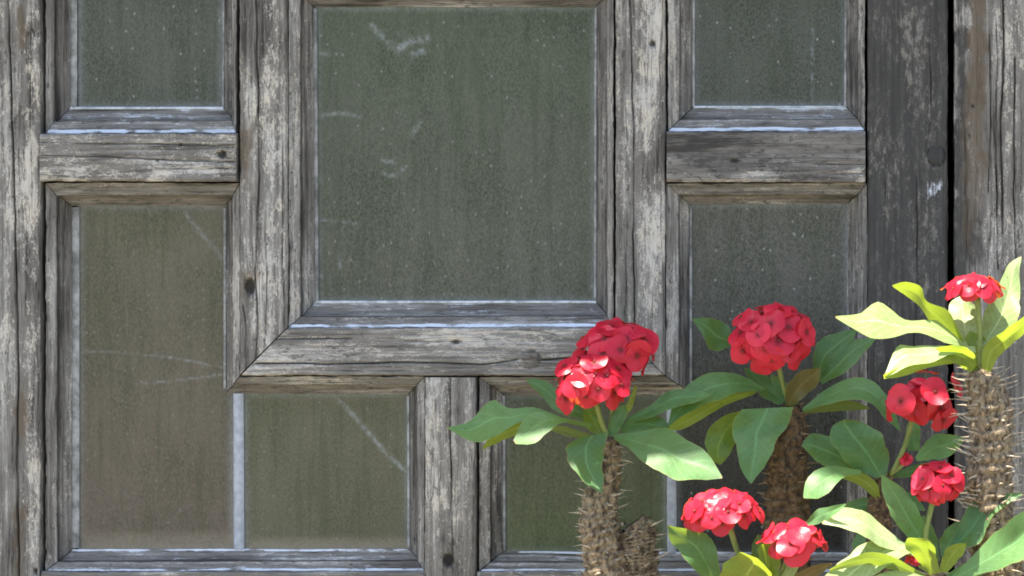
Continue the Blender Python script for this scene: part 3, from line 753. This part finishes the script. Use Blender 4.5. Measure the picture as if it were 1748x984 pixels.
def stem(parent, path, dens, mats, seed, thorn=27, stub=False):
    """path: (px, py, depth, half-width px) from the crown down; continues to the soil"""
    r = np.random.default_rng(seed)
    path = np.array(path, float)
    n = 70
    c = catmull(path, n)
    pts = [P(x, y, d) for x, y, d, _ in c]
    sc = (D + c[0, 2]) / D * S
    rad = list(c[:, 3] * sc)
    last = pts[-1]
    low = [np.array([last[0] + 0.002 * i, last[1] + 0.004 * i, last[2] + (GZ - last[2]) * i / 10]) for i in range(1, 11)]
    verts, faces = [], []
    tube(verts, faces, pts + low, rad + [rad[-1]] * 10, 28, True, 0, seed)
    for i in range(n + 10):                        # spiral rows of cushions
        for j in range(28):
            q = i * 28 + j
            cc = (pts + low)[i]
            u_, v_ = i * 0.42 + j * 8 / 28 * 0.8, j * 8 / 28 - i * 0.22
            k = 1 + 0.16 * (math.sin(u_ * 2.2) * math.sin(v_ * 2 * math.pi / 2)) + 0.30 * (fbm(np.array([i * 0.55 + seed]), np.array([min(j, 28 - j) * 0.62]), seed, 3)[0] - 0.5)
            verts[q] = cc + (verts[q] - cc) * k
    me = new_mesh('stem', verts, faces)
    o = link('stem', me, None, [mats[0]]); adopt(o, parent)
    # thorns on raised cushions, in leaning spirals
    tv, tf = [], []
    allp = pts + low; allr = rad + [rad[-1]] * 10
    seglen = np.r_[0, np.cumsum([np.linalg.norm(allp[i + 1] - allp[i]) for i in range(len(allp) - 1)])]
    total = seglen[-1]
    cnt = int(dens * 1.9 * total / 0.1)
    for q in range(cnt):
        s = total * (q + r.uniform(0, 1)) / cnt
        i = min(len(allp) - 2, int(np.searchsorted(seglen, s, 'right') - 1))
        f = (s - seglen[i]) / (seglen[i + 1] - seglen[i])
        p = allp[i] * (1 - f) + allp[i + 1] * f
        ra = allr[i] * (1 - f) + allr[i + 1] * f
        th = q * 2.399 + r.uniform(-0.3, 0.3)
        out = np.array([math.cos(th), math.sin(th), r.uniform(-0.15, 0.35)])
        out /= np.linalg.norm(out)
        ln = thorn * sc * r.uniform(0.55, 1.15)
        bw = r.uniform(1.7, 3.6) * sc
        b0 = p + out * ra * 0.82
        bend = np.array([0, 0, r.uniform(-0.12, 0.25)]) + r.normal(0, 0.1, 3)
        tube(tv, tf, [b0, b0 + out * ln * 0.3, b0 + (out + bend * 0.3) * ln * 0.65, b0 + (out + bend * 0.7) * ln], [bw * 1.35, bw * 0.75, bw * 0.36, bw * 0.05], 5, False)
        if r.uniform() < 0.22:                     # dry, broken cushion
            side = np.cross(out, [0, 0, 1.0]) * r.choice([-1, 1])
            e = out * 0.7 + side * 0.8 + np.array([0, 0, r.uniform(-0.3, 0.5)])
            tube(tv, tf, [b0, b0 + e * ln * 0.25, b0 + e * ln * 0.55], [bw * 1.2, bw * 0.7, bw * 0.1], 4, False)
    me2 = new_mesh('thorns', tv, tf, angle=60)
    t = link('thorns', me2, None, [mats[1]]); adopt(t, parent)
    t['kind'] = 'stuff'
    return o

# florets: two broad rounded bracts and a tiny centre; a few variants share their meshes
def floret_mesh(seed, R):
    r = np.random.default_rng(seed)
    verts, faces, mats = [], [], []
    for side in (0, 1):
        b = len(verts)
        na, nr = 14, 6
        tilt = r.uniform(-0.12, 0.08); cup = r.uniform(0.02, 0.16); ph = r.uniform(0, 6)
        half = math.radians(r.uniform(104, 114)); rec = r.uniform(0.0, 0.5)
        wid = r.uniform(0.92, 1.08)
        verts.append((0, 0, 0.02 * R - side * 0.05 * R))
        for i in range(1, nr + 1):
            q = i / nr
            for j in range(na + 1):
                th = -half + 2 * half * j / na
                c = abs(th) / half
                rad = R * wid * (1.0 - 0.30 * c ** 2.2 - 0.10 * max(0, 0.18 - c) / 0.18 * -0.5)
                rad *= 1 + 0.04 * math.sin(th * 3 + ph)
                x = math.cos(th) * rad * q * 0.98; y = math.sin(th) * rad * q * 1.02
                z = cup * R * (q ** 2) * (0.35 + 0.65 * math.cos(th * 0.8)) + tilt * R * q * math.cos(th) + 0.07 * R * q * q * math.sin(th * 4 + ph) - side * 0.05 * R
                z -= rec * R * max(0, q - 0.6) * (1 - c * 0.6)
                z += 0.05 * R * q * q * math.sin(th * 2.3 + ph * 2)
                if side: x = -x; y = -y
                verts.append((x, y, z))
        for j in range(na):
            faces.append((b, b + 1 + j, b + 2 + j)); mats.append(0)
        w = na + 1
        for i in range(nr - 1):
            for j in range(na):
                faces.append((b + 1 + i * w + j, b + 1 + (i + 1) * w + j, b + 1 + (i + 1) * w + j + 1, b + 1 + i * w + j + 1)); mats.append(0)
    for k in range(5):                              # cyathium
        th = k * 2 * math.pi / 5
        c = np.array([math.cos(th), math.sin(th), 0.0]) * R * 0.065 if k else np.zeros(3)
        v0 = len(verts); s = R * (0.055 if k else 0.075)
        for (zz, rr) in ((0.0, 0.7), (0.9, 1.0), (1.6, 0.45)):
            for j in range(6):
                a = j * math.pi / 3
                verts.append((c[0] + math.cos(a) * s * rr, c[1] + math.sin(a) * s * rr, c[2] + s * zz))
        for i in range(2):
            for j in range(6):
                faces.append((v0 + i * 6 + j, v0 + i * 6 + (j + 1) % 6, v0 + (i + 1) * 6 + (j + 1) % 6, v0 + (i + 1) * 6 + j)); mats.append(1)
        faces.append(tuple(v0 + 12 + j for j in range(6))); mats.append(1)
    me = new_mesh('flower', verts, faces)
    me.polygons.foreach_set('material_index', mats)
    me.materials.append(M_PETAL); me.materials.append(M_EYE)
    return me
RF = 26 * S
FLORETS = [floret_mesh(100 + i, RF) for i in range(7)]

def flower_head(parent, cx, cy, dep, rx, ry, n, axis, stalk, spread=1.75, scale=1.0, seed=0, rz=None, loose=0.0, tilt_out=0.25):
    """dome of florets; axis: direction of the dome's top; stalk: photo-px path (px, py, depth) up to the head"""
    r = np.random.default_rng(seed)
    sc = (D + dep) / D
    C0 = P(cx, cy, dep)
    axis = Vector(axis).normalized()
    q = axis.to_track_quat('Z', 'Y')
    RX, RZ = rx * S * sc, ry * S * sc
    RY = (rz if rz else rx) * S * sc
    verts, faces = [], []
    sp = catmull([P(*p) for p in stalk], 12)
    tube(verts, faces, sp, [3.8 * S * sc * (1.0 + 0.4 * (i / 11)) for i in range(12)], 8)
    for j in range(len(stalk)): pass
    spots = []
    ga = math.pi * (3 - math.sqrt(5))
    top = sp[-1]
    for i in range(n):
        t = (i + 0.35) / n
        pol = math.acos(1 - t * (1 - math.cos(spread)))
        az = i * ga + r.uniform(-0.25, 0.25)
        d = q @ Vector((math.sin(pol) * math.cos(az), math.sin(pol) * math.sin(az), math.cos(pol)))
        inset = r.uniform(0.80 - loose, 1.0 + loose * 0.6)
        pos = C0 + np.array([d.x * RX, d.y * RY, d.z * RZ]) * inset
        spots.append((pos, d))
        m = (top + pos) / 2 + np.array([0, 0, -0.002])
        tube(verts, faces, [top, m, pos - np.array(d) * 0.001], [1.5 * S, 1.3 * S, 1.3 * S], 5, False)
    me = new_mesh('flower_head', verts, faces)
    head = link('flower_head', me, None, [M_STALK]); adopt(head, parent)
    inv = (head.matrix_parent_inverse.copy())
    for i, (pos, d) in enumerate(spots):
        o = bpy.data.objects.new('flower', FLORETS[(i * 3 + seed) % len(FLORETS)])
        COL.objects.link(o)
        dn = (d + Vector((0, -0.15, tilt_out)) + Vector(r.normal(0, 0.13, 3))).normalized()
        Q = dn.to_track_quat('Z', 'Y').to_matrix().to_4x4()
        s = scale * sc * r.uniform(0.86, 1.12)
        o.parent = head
        o.matrix_basis = Matrix.Translation(Vector(pos)) @ Q @ Matrix.Rotation(r.uniform(0, 6.28), 4, 'Z') @ Matrix.Scale(s, 4)
    return head

GRP = 'red flowering thorny plants in front of the window'
def plant(px, dep, label):
    b = P(px, 984, dep)
    o = empty('thorny_plant', (b[0], b[1], GZ))
    tag(o, label, 'plant', GRP)
    return o
G, L_, Y_, B_ = M_LEAF, M_LEAF_SUN, M_LEAFY, M_LEAFB

# --- leftmost plant: grey spiny stem, double red head
a = plant(1030, -0.15, 'leftmost thorny plant with a double red flower head on a grey spiny stem')
stem(a, [(1042, 748, -0.15, 15), (1040, 790, -0.15, 19), (1030, 832, -0.152, 27), (1022, 880, -0.155, 31), (1028, 930, -0.155, 34), (1040, 1000, -0.155, 37)], 34, (M_BARK, M_THORN), 11, 28)
stem(a, [(1080, 893, -0.145, 20), (1086, 903, -0.145, 30), (1090, 940, -0.145, 31), (1092, 1000, -0.145, 33)], 34, (M_BARK, M_THORN), 12, 32)
leaf(a, [(985, 724), (920, 698), (870, 697), (838, 683), (800, 720), (762, 730)], [(985, 727), (935, 714), (885, 722), (845, 747), (805, 753), (762, 731)], -0.155, -0.17, -0.7, G)
leaf(a, [(1008, 722), (955, 712), (918, 703), (892, 722), (876, 752)], [(1008, 732), (962, 722), (935, 738), (908, 757), (880, 758)], -0.165, -0.195, -1.0, G)
leaf(a, [(920, 712), (880, 722), (845, 736), (822, 766)], [(920, 722), (892, 737), (855, 754), (824, 768)], -0.150, -0.158, 0.9, Y_)
leaf(a, [(988, 748), (968, 765), (975, 795), (1000, 825), (1026, 843)], [(1036, 738), (1033, 765), (1027, 790), (1030, 815), (1028, 843)], -0.168, -0.200, -0.25, G, 0.16)
leaf(a, [(1048, 743), (1090, 737), (1140, 733), (1175, 755), (1207, 774), (1233, 814)], [(1048, 750), (1075, 766), (1110, 796), (1150, 815), (1195, 819), (1233, 817)], -0.165, -0.205, -0.9, G, 0.06)
leaf(a, [(1070, 714), (1110, 692), (1142, 667), (1180, 666), (1212, 672)], [(1070, 722), (1115, 712), (1150, 696), (1190, 687), (1212, 675)], -0.150, -0.15, -0.7, G)
leaf(a, [(1060, 728), (1090, 706), (1128, 712), (1148, 734)], [(1060, 738), (1090, 742), (1125, 743), (1148, 738)], -0.148, -0.145, -0.6, G)
leaf(a, [(1000, 702), (958, 670), (930, 650), (898, 647)], [(995, 716), (950, 702), (924, 676), (898, 651)], -0.140, -0.128, -0.5, G)
leaf(a, [(1010, 742), (985, 735), (960, 728), (935, 730)], [(1010, 748), (985, 747), (960, 742), (935, 733)], -0.145, -0.145, 0.5, G)
leaf(a, [(1058, 712), (1070, 690), (1084, 658)], [(1066, 714), (1080, 694), (1088, 660)], -0.150, -0.155, -0.3, Y_, 0.05)
leaf(a, [(1020, 745), (1000, 728), (995, 705), (1002, 690)], [(1034, 742), (1032, 722), (1018, 702), (1005, 690)], -0.155, -0.150, -0.3, Y_, 0.1)
leaf(a, [(1036, 744), (1040, 722), (1052, 700), (1066, 690)], [(1050, 745), (1062, 726), (1070, 708), (1068, 692)], -0.155, -0.150, -0.3, G, 0.1)
flower_head(a, 1052, 596, -0.142, 64, 49, 20, (0.25, -0.45, 0.85), [(1040, 742, -0.15), (1046, 690, -0.146), (1050, 630, -0.142)], 1.8, 1.05, 3)
flower_head(a, 1012, 652, -0.180, 64, 48, 22, (-0.1, -0.62, 0.8), [(1036, 744, -0.155), (1025, 715, -0.165), (1016, 680, -0.175)], 1.85, 1.0, 5)

# --- middle plant, in the shade, darker brown stem
b = plant(1345, -0.10, 'shaded middle plant with one large round red flower head on a brown stem')
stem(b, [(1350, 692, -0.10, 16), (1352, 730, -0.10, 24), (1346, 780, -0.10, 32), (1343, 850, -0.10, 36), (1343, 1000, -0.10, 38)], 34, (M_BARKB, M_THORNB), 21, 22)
leaf(b, [(1252, 576), (1240, 555), (1215, 544), (1182, 544)], [(1247, 592), (1215, 598), (1200, 572), (1182, 547)], -0.10, -0.12, -0.5, G)
leaf(b, [(1305, 662), (1262, 641), (1220, 637), (1180, 653), (1150, 690), (1140, 728)], [(1305, 668), (1272, 668), (1235, 678), (1195, 694), (1165, 716), (1142, 733)], -0.11, -0.15, -0.7, G)
leaf(b, [(1290, 666), (1240, 675), (1195, 694), (1160, 715), (1140, 730)], [(1290, 672), (1240, 692), (1198, 717), (1165, 733), (1141, 734)], -0.112, -0.158, 1.0, Y_)
leaf(b, [(1278, 698), (1230, 713), (1203, 750), (1210, 780), (1228, 794)], [(1284, 704), (1266, 735), (1252, 765), (1240, 785), (1229, 794)], -0.105, -0.12, 0.8, Y_, 0.05)
leaf(b, [(1268, 699), (1252, 725), (1258, 765), (1265, 800), (1281, 826)], [(1352, 695), (1346, 724), (1330, 740), (1318, 772), (1300, 802), (1283, 826)], -0.125, -0.155, -0.3, G, 0.06)
leaf(b, [(1340, 692), (1343, 660), (1365, 636), (1396, 627)], [(1352, 694), (1378, 674), (1397, 655), (1401, 632)], -0.115, -0.13, 0.4, B_)
leaf(b, [(1388, 640), (1392, 592), (1425, 569), (1463, 561)], [(1400, 652), (1420, 626), (1446, 600), (1463, 564)], -0.098, -0.09, -0.5, G)
leaf(b, [(1398, 650), (1420, 611), (1450, 584), (1498, 574)], [(1404, 656), (1442, 636), (1472, 605), (1498, 577)], -0.105, -0.10, -0.7, G)
leaf(b, [(1370, 697), (1410, 666), (1450, 646), (1490, 652), (1522, 690), (1538, 737)], [(1370, 704), (1420, 688), (1460, 681), (1490, 691), (1510, 712), (1537, 738)], -0.112, -0.13, -0.7, G)
leaf(b, [(1330, 692), (1300, 677), (1280, 652), (1270, 630)], [(1346, 682), (1326, 655), (1300, 637), (1272, 628)], -0.098, -0.09, -0.4, G)
leaf(b, [(1372, 700), (1410, 690), (1450, 684), (1485, 696)], [(1372, 706), (1410, 704), (1450, 702), (1485, 698)], -0.105, -0.10, 0.6, G)
leaf(b, [(1350, 696), (1335, 675), (1318, 655), (1315, 640)], [(1362, 692), (1352, 665), (1335, 648), (1318, 640)], -0.102, -0.10, -0.3, G)
flower_head(b, 1318, 578, -0.125, 68, 60, 30, (0.0, -0.55, 0.85), [(1348, 694, -0.105), (1338, 660, -0.115), (1325, 610, -0.12)], 1.95, 1.05, 7)

# --- tall right plant in full sun
c = plant(1695, -0.33, 'tall sunlit plant at right with pale leaves and small red head on spiny stem')
stem(c, [(1668, 632, -0.33, 16), (1676, 655, -0.33, 29), (1688, 690, -0.33, 35), (1692, 760, -0.33, 37), (1690, 840, -0.33, 37), (1705, 1000, -0.33, 40)], 46, (M_BARK, M_THORN), 31, 42)
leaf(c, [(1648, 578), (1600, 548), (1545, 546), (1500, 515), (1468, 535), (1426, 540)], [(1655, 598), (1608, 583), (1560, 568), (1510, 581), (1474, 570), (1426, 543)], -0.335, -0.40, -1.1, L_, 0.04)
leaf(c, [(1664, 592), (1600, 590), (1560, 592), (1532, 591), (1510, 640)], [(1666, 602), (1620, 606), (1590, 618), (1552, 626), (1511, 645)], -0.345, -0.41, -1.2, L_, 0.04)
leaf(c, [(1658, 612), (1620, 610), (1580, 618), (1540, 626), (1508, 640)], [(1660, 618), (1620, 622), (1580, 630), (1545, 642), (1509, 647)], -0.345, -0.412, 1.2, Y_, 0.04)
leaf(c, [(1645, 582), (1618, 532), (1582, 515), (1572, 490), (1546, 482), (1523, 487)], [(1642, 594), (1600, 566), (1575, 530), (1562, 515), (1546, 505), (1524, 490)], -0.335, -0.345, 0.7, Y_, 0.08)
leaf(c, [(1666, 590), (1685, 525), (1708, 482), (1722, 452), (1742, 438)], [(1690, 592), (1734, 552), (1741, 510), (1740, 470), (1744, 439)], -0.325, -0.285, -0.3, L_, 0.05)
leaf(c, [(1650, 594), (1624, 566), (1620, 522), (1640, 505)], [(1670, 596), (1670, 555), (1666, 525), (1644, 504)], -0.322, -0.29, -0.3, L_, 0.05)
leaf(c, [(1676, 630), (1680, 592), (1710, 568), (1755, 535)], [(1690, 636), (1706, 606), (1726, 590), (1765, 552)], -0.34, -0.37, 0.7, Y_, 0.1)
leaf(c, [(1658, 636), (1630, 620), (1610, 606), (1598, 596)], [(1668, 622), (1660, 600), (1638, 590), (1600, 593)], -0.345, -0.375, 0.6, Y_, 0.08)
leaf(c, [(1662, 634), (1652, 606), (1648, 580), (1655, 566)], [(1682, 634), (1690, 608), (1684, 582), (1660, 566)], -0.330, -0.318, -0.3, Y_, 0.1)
flower_head(c, 1662, 492, -0.335, 48, 19, 19, (0.0, -0.15, 1), [(1672, 630, -0.332), (1673, 570, -0.333), (1668, 505, -0.335)], 1.9, 0.80, 9, tilt_out=0.45)

# --- shaded plant behind, between the middle and the tall plant
d = plant(1500, -0.13, 'shaded plant with loose red flowers hanging beside the tall spiny stem')
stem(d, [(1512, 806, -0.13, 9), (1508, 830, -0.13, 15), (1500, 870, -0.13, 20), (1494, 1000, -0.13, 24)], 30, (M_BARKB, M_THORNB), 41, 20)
leaf(d, [(1496, 817), (1455, 797), (1424, 762), (1419, 730), (1440, 717)], [(1514, 812), (1517, 770), (1502, 740), (1472, 721), (1443, 716)], -0.145, -0.155, -0.5, G, 0.06)
leaf(d, [(1492, 797), (1450, 771), (1415, 745), (1383, 743), (1368, 760)], [(1492, 812), (1440, 803), (1400, 792), (1383, 777), (1369, 762)], -0.135, -0.15, -0.6, G)
leaf(d, [(1470, 803), (1420, 796), (1390, 804), (1375, 824), (1371, 848)], [(1470, 810), (1440, 816), (1420, 836), (1395, 851), (1372, 851)], -0.165, -0.215, -0.9, G, 0.04)
leaf(d, [(1432, 808), (1470, 806), (1496, 826), (1504, 854)], [(1434, 815), (1462, 828), (1488, 846), (1503, 857)], -0.16, -0.14, 0.6, Y_, 0.06)
leaf(d, [(1562, 782), (1585, 749), (1615, 741), (1647, 747)], [(1566, 788), (1600, 784), (1630, 773), (1647, 750)], -0.14, -0.145, -0.5, G)
leaf(d, [(1520, 810), (1545, 800), (1580, 790), (1610, 795)], [(1520, 816), (1545, 815), (1580, 808), (1610, 798)], -0.13, -0.125, -0.5, G)
leaf(d, [(1550, 770), (1548, 730), (1560, 705)], [(1570, 770), (1572, 740), (1562, 706)], -0.128, -0.12, -0.3, G)
flower_head(d, 1577, 680, -0.16, 56, 42, 13, (0.05, -0.9, 0.35), [(1520, 812, -0.135), (1545, 760, -0.14), (1562, 700, -0.15), (1574, 678, -0.15)], 1.55, 1.12, 12, loose=0.35)
leaf(d, [(1506, 862), (1478, 850), (1448, 858), (1425, 880)], [(1506, 870), (1480, 872), (1450, 880), (1426, 883)], -0.125, -0.12, -0.4, G)
leaf(d, [(1512, 850), (1535, 838), (1560, 846), (1580, 870)], [(1512, 860), (1535, 862), (1558, 868), (1578, 873)], -0.12, -0.11, -0.4, G)
leaf(d, [(1500, 880), (1470, 900), (1455, 930), (1460, 960)], [(1512, 884), (1500, 915), (1485, 940), (1462, 961)], -0.13, -0.14, -0.3, G)
flower_head(d, 1548, 784, -0.135, 8, 6, 5, (0.0, -0.6, 0.8), [(1516, 812, -0.132), (1532, 800, -0.133), (1546, 786, -0.134)], 1.5, 0.40, 13)

# --- low front plant at the right
e = plant(1600, -0.36, 'low plant at bottom right with a tight round red flower head on stalks')
stem(e, [(1598, 975, -0.36, 12), (1600, 1000, -0.36, 22), (1602, 1040, -0.36, 30)], 34, (M_BARK, M_THORN), 51, 26)
leaf(e, [(1566, 935), (1530, 892), (1508, 846), (1504, 811)], [(1590, 930), (1575, 886), (1546, 838), (1507, 811)], -0.365, -0.375, -0.3, G)
leaf(e, [(1626, 925), (1650, 870), (1690, 847), (1747, 841)], [(1630, 942), (1672, 926), (1697, 880), (1747, 844)], -0.355, -0.345, -0.5, G)
leaf(e, [(1622, 986), (1660, 950), (1700, 910), (1748, 873), (1790, 850)], [(1626, 996), (1682, 977), (1720, 966), (1766, 940), (1792, 855)], -0.375, -0.40, -0.6, G)
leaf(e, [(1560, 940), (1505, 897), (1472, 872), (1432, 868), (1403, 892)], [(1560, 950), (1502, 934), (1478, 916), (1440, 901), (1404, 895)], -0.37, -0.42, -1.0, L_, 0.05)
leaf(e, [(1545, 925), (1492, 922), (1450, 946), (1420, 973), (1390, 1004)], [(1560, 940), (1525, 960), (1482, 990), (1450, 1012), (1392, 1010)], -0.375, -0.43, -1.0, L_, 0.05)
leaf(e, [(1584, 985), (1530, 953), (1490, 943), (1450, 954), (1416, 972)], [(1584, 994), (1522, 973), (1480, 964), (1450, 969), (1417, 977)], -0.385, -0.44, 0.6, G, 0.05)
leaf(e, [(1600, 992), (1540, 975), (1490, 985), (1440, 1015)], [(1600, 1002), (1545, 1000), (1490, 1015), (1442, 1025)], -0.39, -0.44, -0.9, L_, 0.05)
leaf(e, [(1586, 982), (1566, 956), (1545, 934), (1548, 920)], [(1604, 978), (1598, 946), (1585, 922), (1552, 918)], -0.375, -0.40, 0.5, Y_)
leaf(e, [(1604, 976), (1610, 946), (1625, 930), (1648, 928)], [(1616, 978), (1634, 960), (1646, 942), (1650, 930)], -0.37, -0.385, 0.4, Y_)
leaf(e, [(1606, 950), (1605, 920), (1625, 895), (1640, 890)], [(1620, 950), (1640, 930), (1645, 905), (1642, 891)], -0.352, -0.345, -0.3, G)
leaf(e, [(1612, 985), (1640, 965), (1665, 958), (1690, 968)], [(1614, 995), (1645, 988), (1670, 985), (1690, 972)], -0.365, -0.36, -0.4, G)
leaf(e, [(1590, 960), (1572, 925), (1568, 895), (1575, 880)], [(1604, 958), (1600, 925), (1592, 900), (1578, 880)], -0.352, -0.345, -0.3, G)
leaf(e, [(1618, 935), (1640, 905), (1668, 885), (1690, 890)], [(1622, 945), (1650, 930), (1675, 912), (1690, 893)], -0.35, -0.34, -0.4, G)
leaf(e, [(1376, 892), (1392, 872), (1420, 864), (1444, 860)], [(1380, 898), (1404, 892), (1425, 880), (1444, 862)], -0.41, -0.42, -0.5, G)
flower_head(e, 1600, 826, -0.372, 43, 35, 28, (-0.05, -0.45, 0.9), [(1598, 978, -0.362), (1580, 920, -0.366), (1596, 840, -0.37)], 1.95, 0.78, 15)
flower_head(e, 1560, 954, -0.368, 10, 8, 6, (0, -0.6, 0.8), [(1596, 980, -0.362), (1578, 970, -0.365), (1562, 958, -0.367)], 1.6, 0.42, 16)

# --- low front plant in the middle of the bottom edge
f = plant(1290, -0.33, 'low sunlit plant at the bottom edge with two loose red flower heads')
stem(f, [(1292, 1005, -0.33, 10), (1294, 1030, -0.33, 20), (1296, 1070, -0.33, 28)], 30, (M_BARK, M_THORN), 61, 26)
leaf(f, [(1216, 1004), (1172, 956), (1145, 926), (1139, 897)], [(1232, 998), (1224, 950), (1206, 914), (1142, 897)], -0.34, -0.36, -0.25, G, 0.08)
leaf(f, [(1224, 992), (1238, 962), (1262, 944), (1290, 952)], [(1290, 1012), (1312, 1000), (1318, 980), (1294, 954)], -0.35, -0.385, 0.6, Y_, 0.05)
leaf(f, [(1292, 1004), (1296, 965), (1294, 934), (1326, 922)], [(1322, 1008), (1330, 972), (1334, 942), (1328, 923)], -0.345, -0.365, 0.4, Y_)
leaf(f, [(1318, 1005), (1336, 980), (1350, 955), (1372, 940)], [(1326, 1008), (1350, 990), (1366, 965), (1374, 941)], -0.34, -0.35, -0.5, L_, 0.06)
leaf(f, [(1282, 960), (1284, 930), (1294, 912)], [(1296, 960), (1302, 932), (1296, 912)], -0.325, -0.32, -0.3, G)
leaf(f, [(1300, 1010), (1350, 985), (1390, 965), (1420, 962)], [(1310, 1018), (1355, 1005), (1395, 985), (1420, 965)], -0.335, -0.34, 0.5, B_)
flower_head(f, 1232, 872, -0.345, 66, 35, 26, (0.0, -0.35, 0.95), [(1290, 1010, -0.332), (1262, 950, -0.338), (1244, 895, -0.343)], 1.85, 0.88, 17, tilt_out=0.4)
flower_head(f, 1354, 924, -0.345, 52, 29, 17, (0.1, -0.4, 0.9), [(1300, 1012, -0.332), (1330, 985, -0.338), (1350, 940, -0.343)], 1.8, 0.90, 19, tilt_out=0.35)
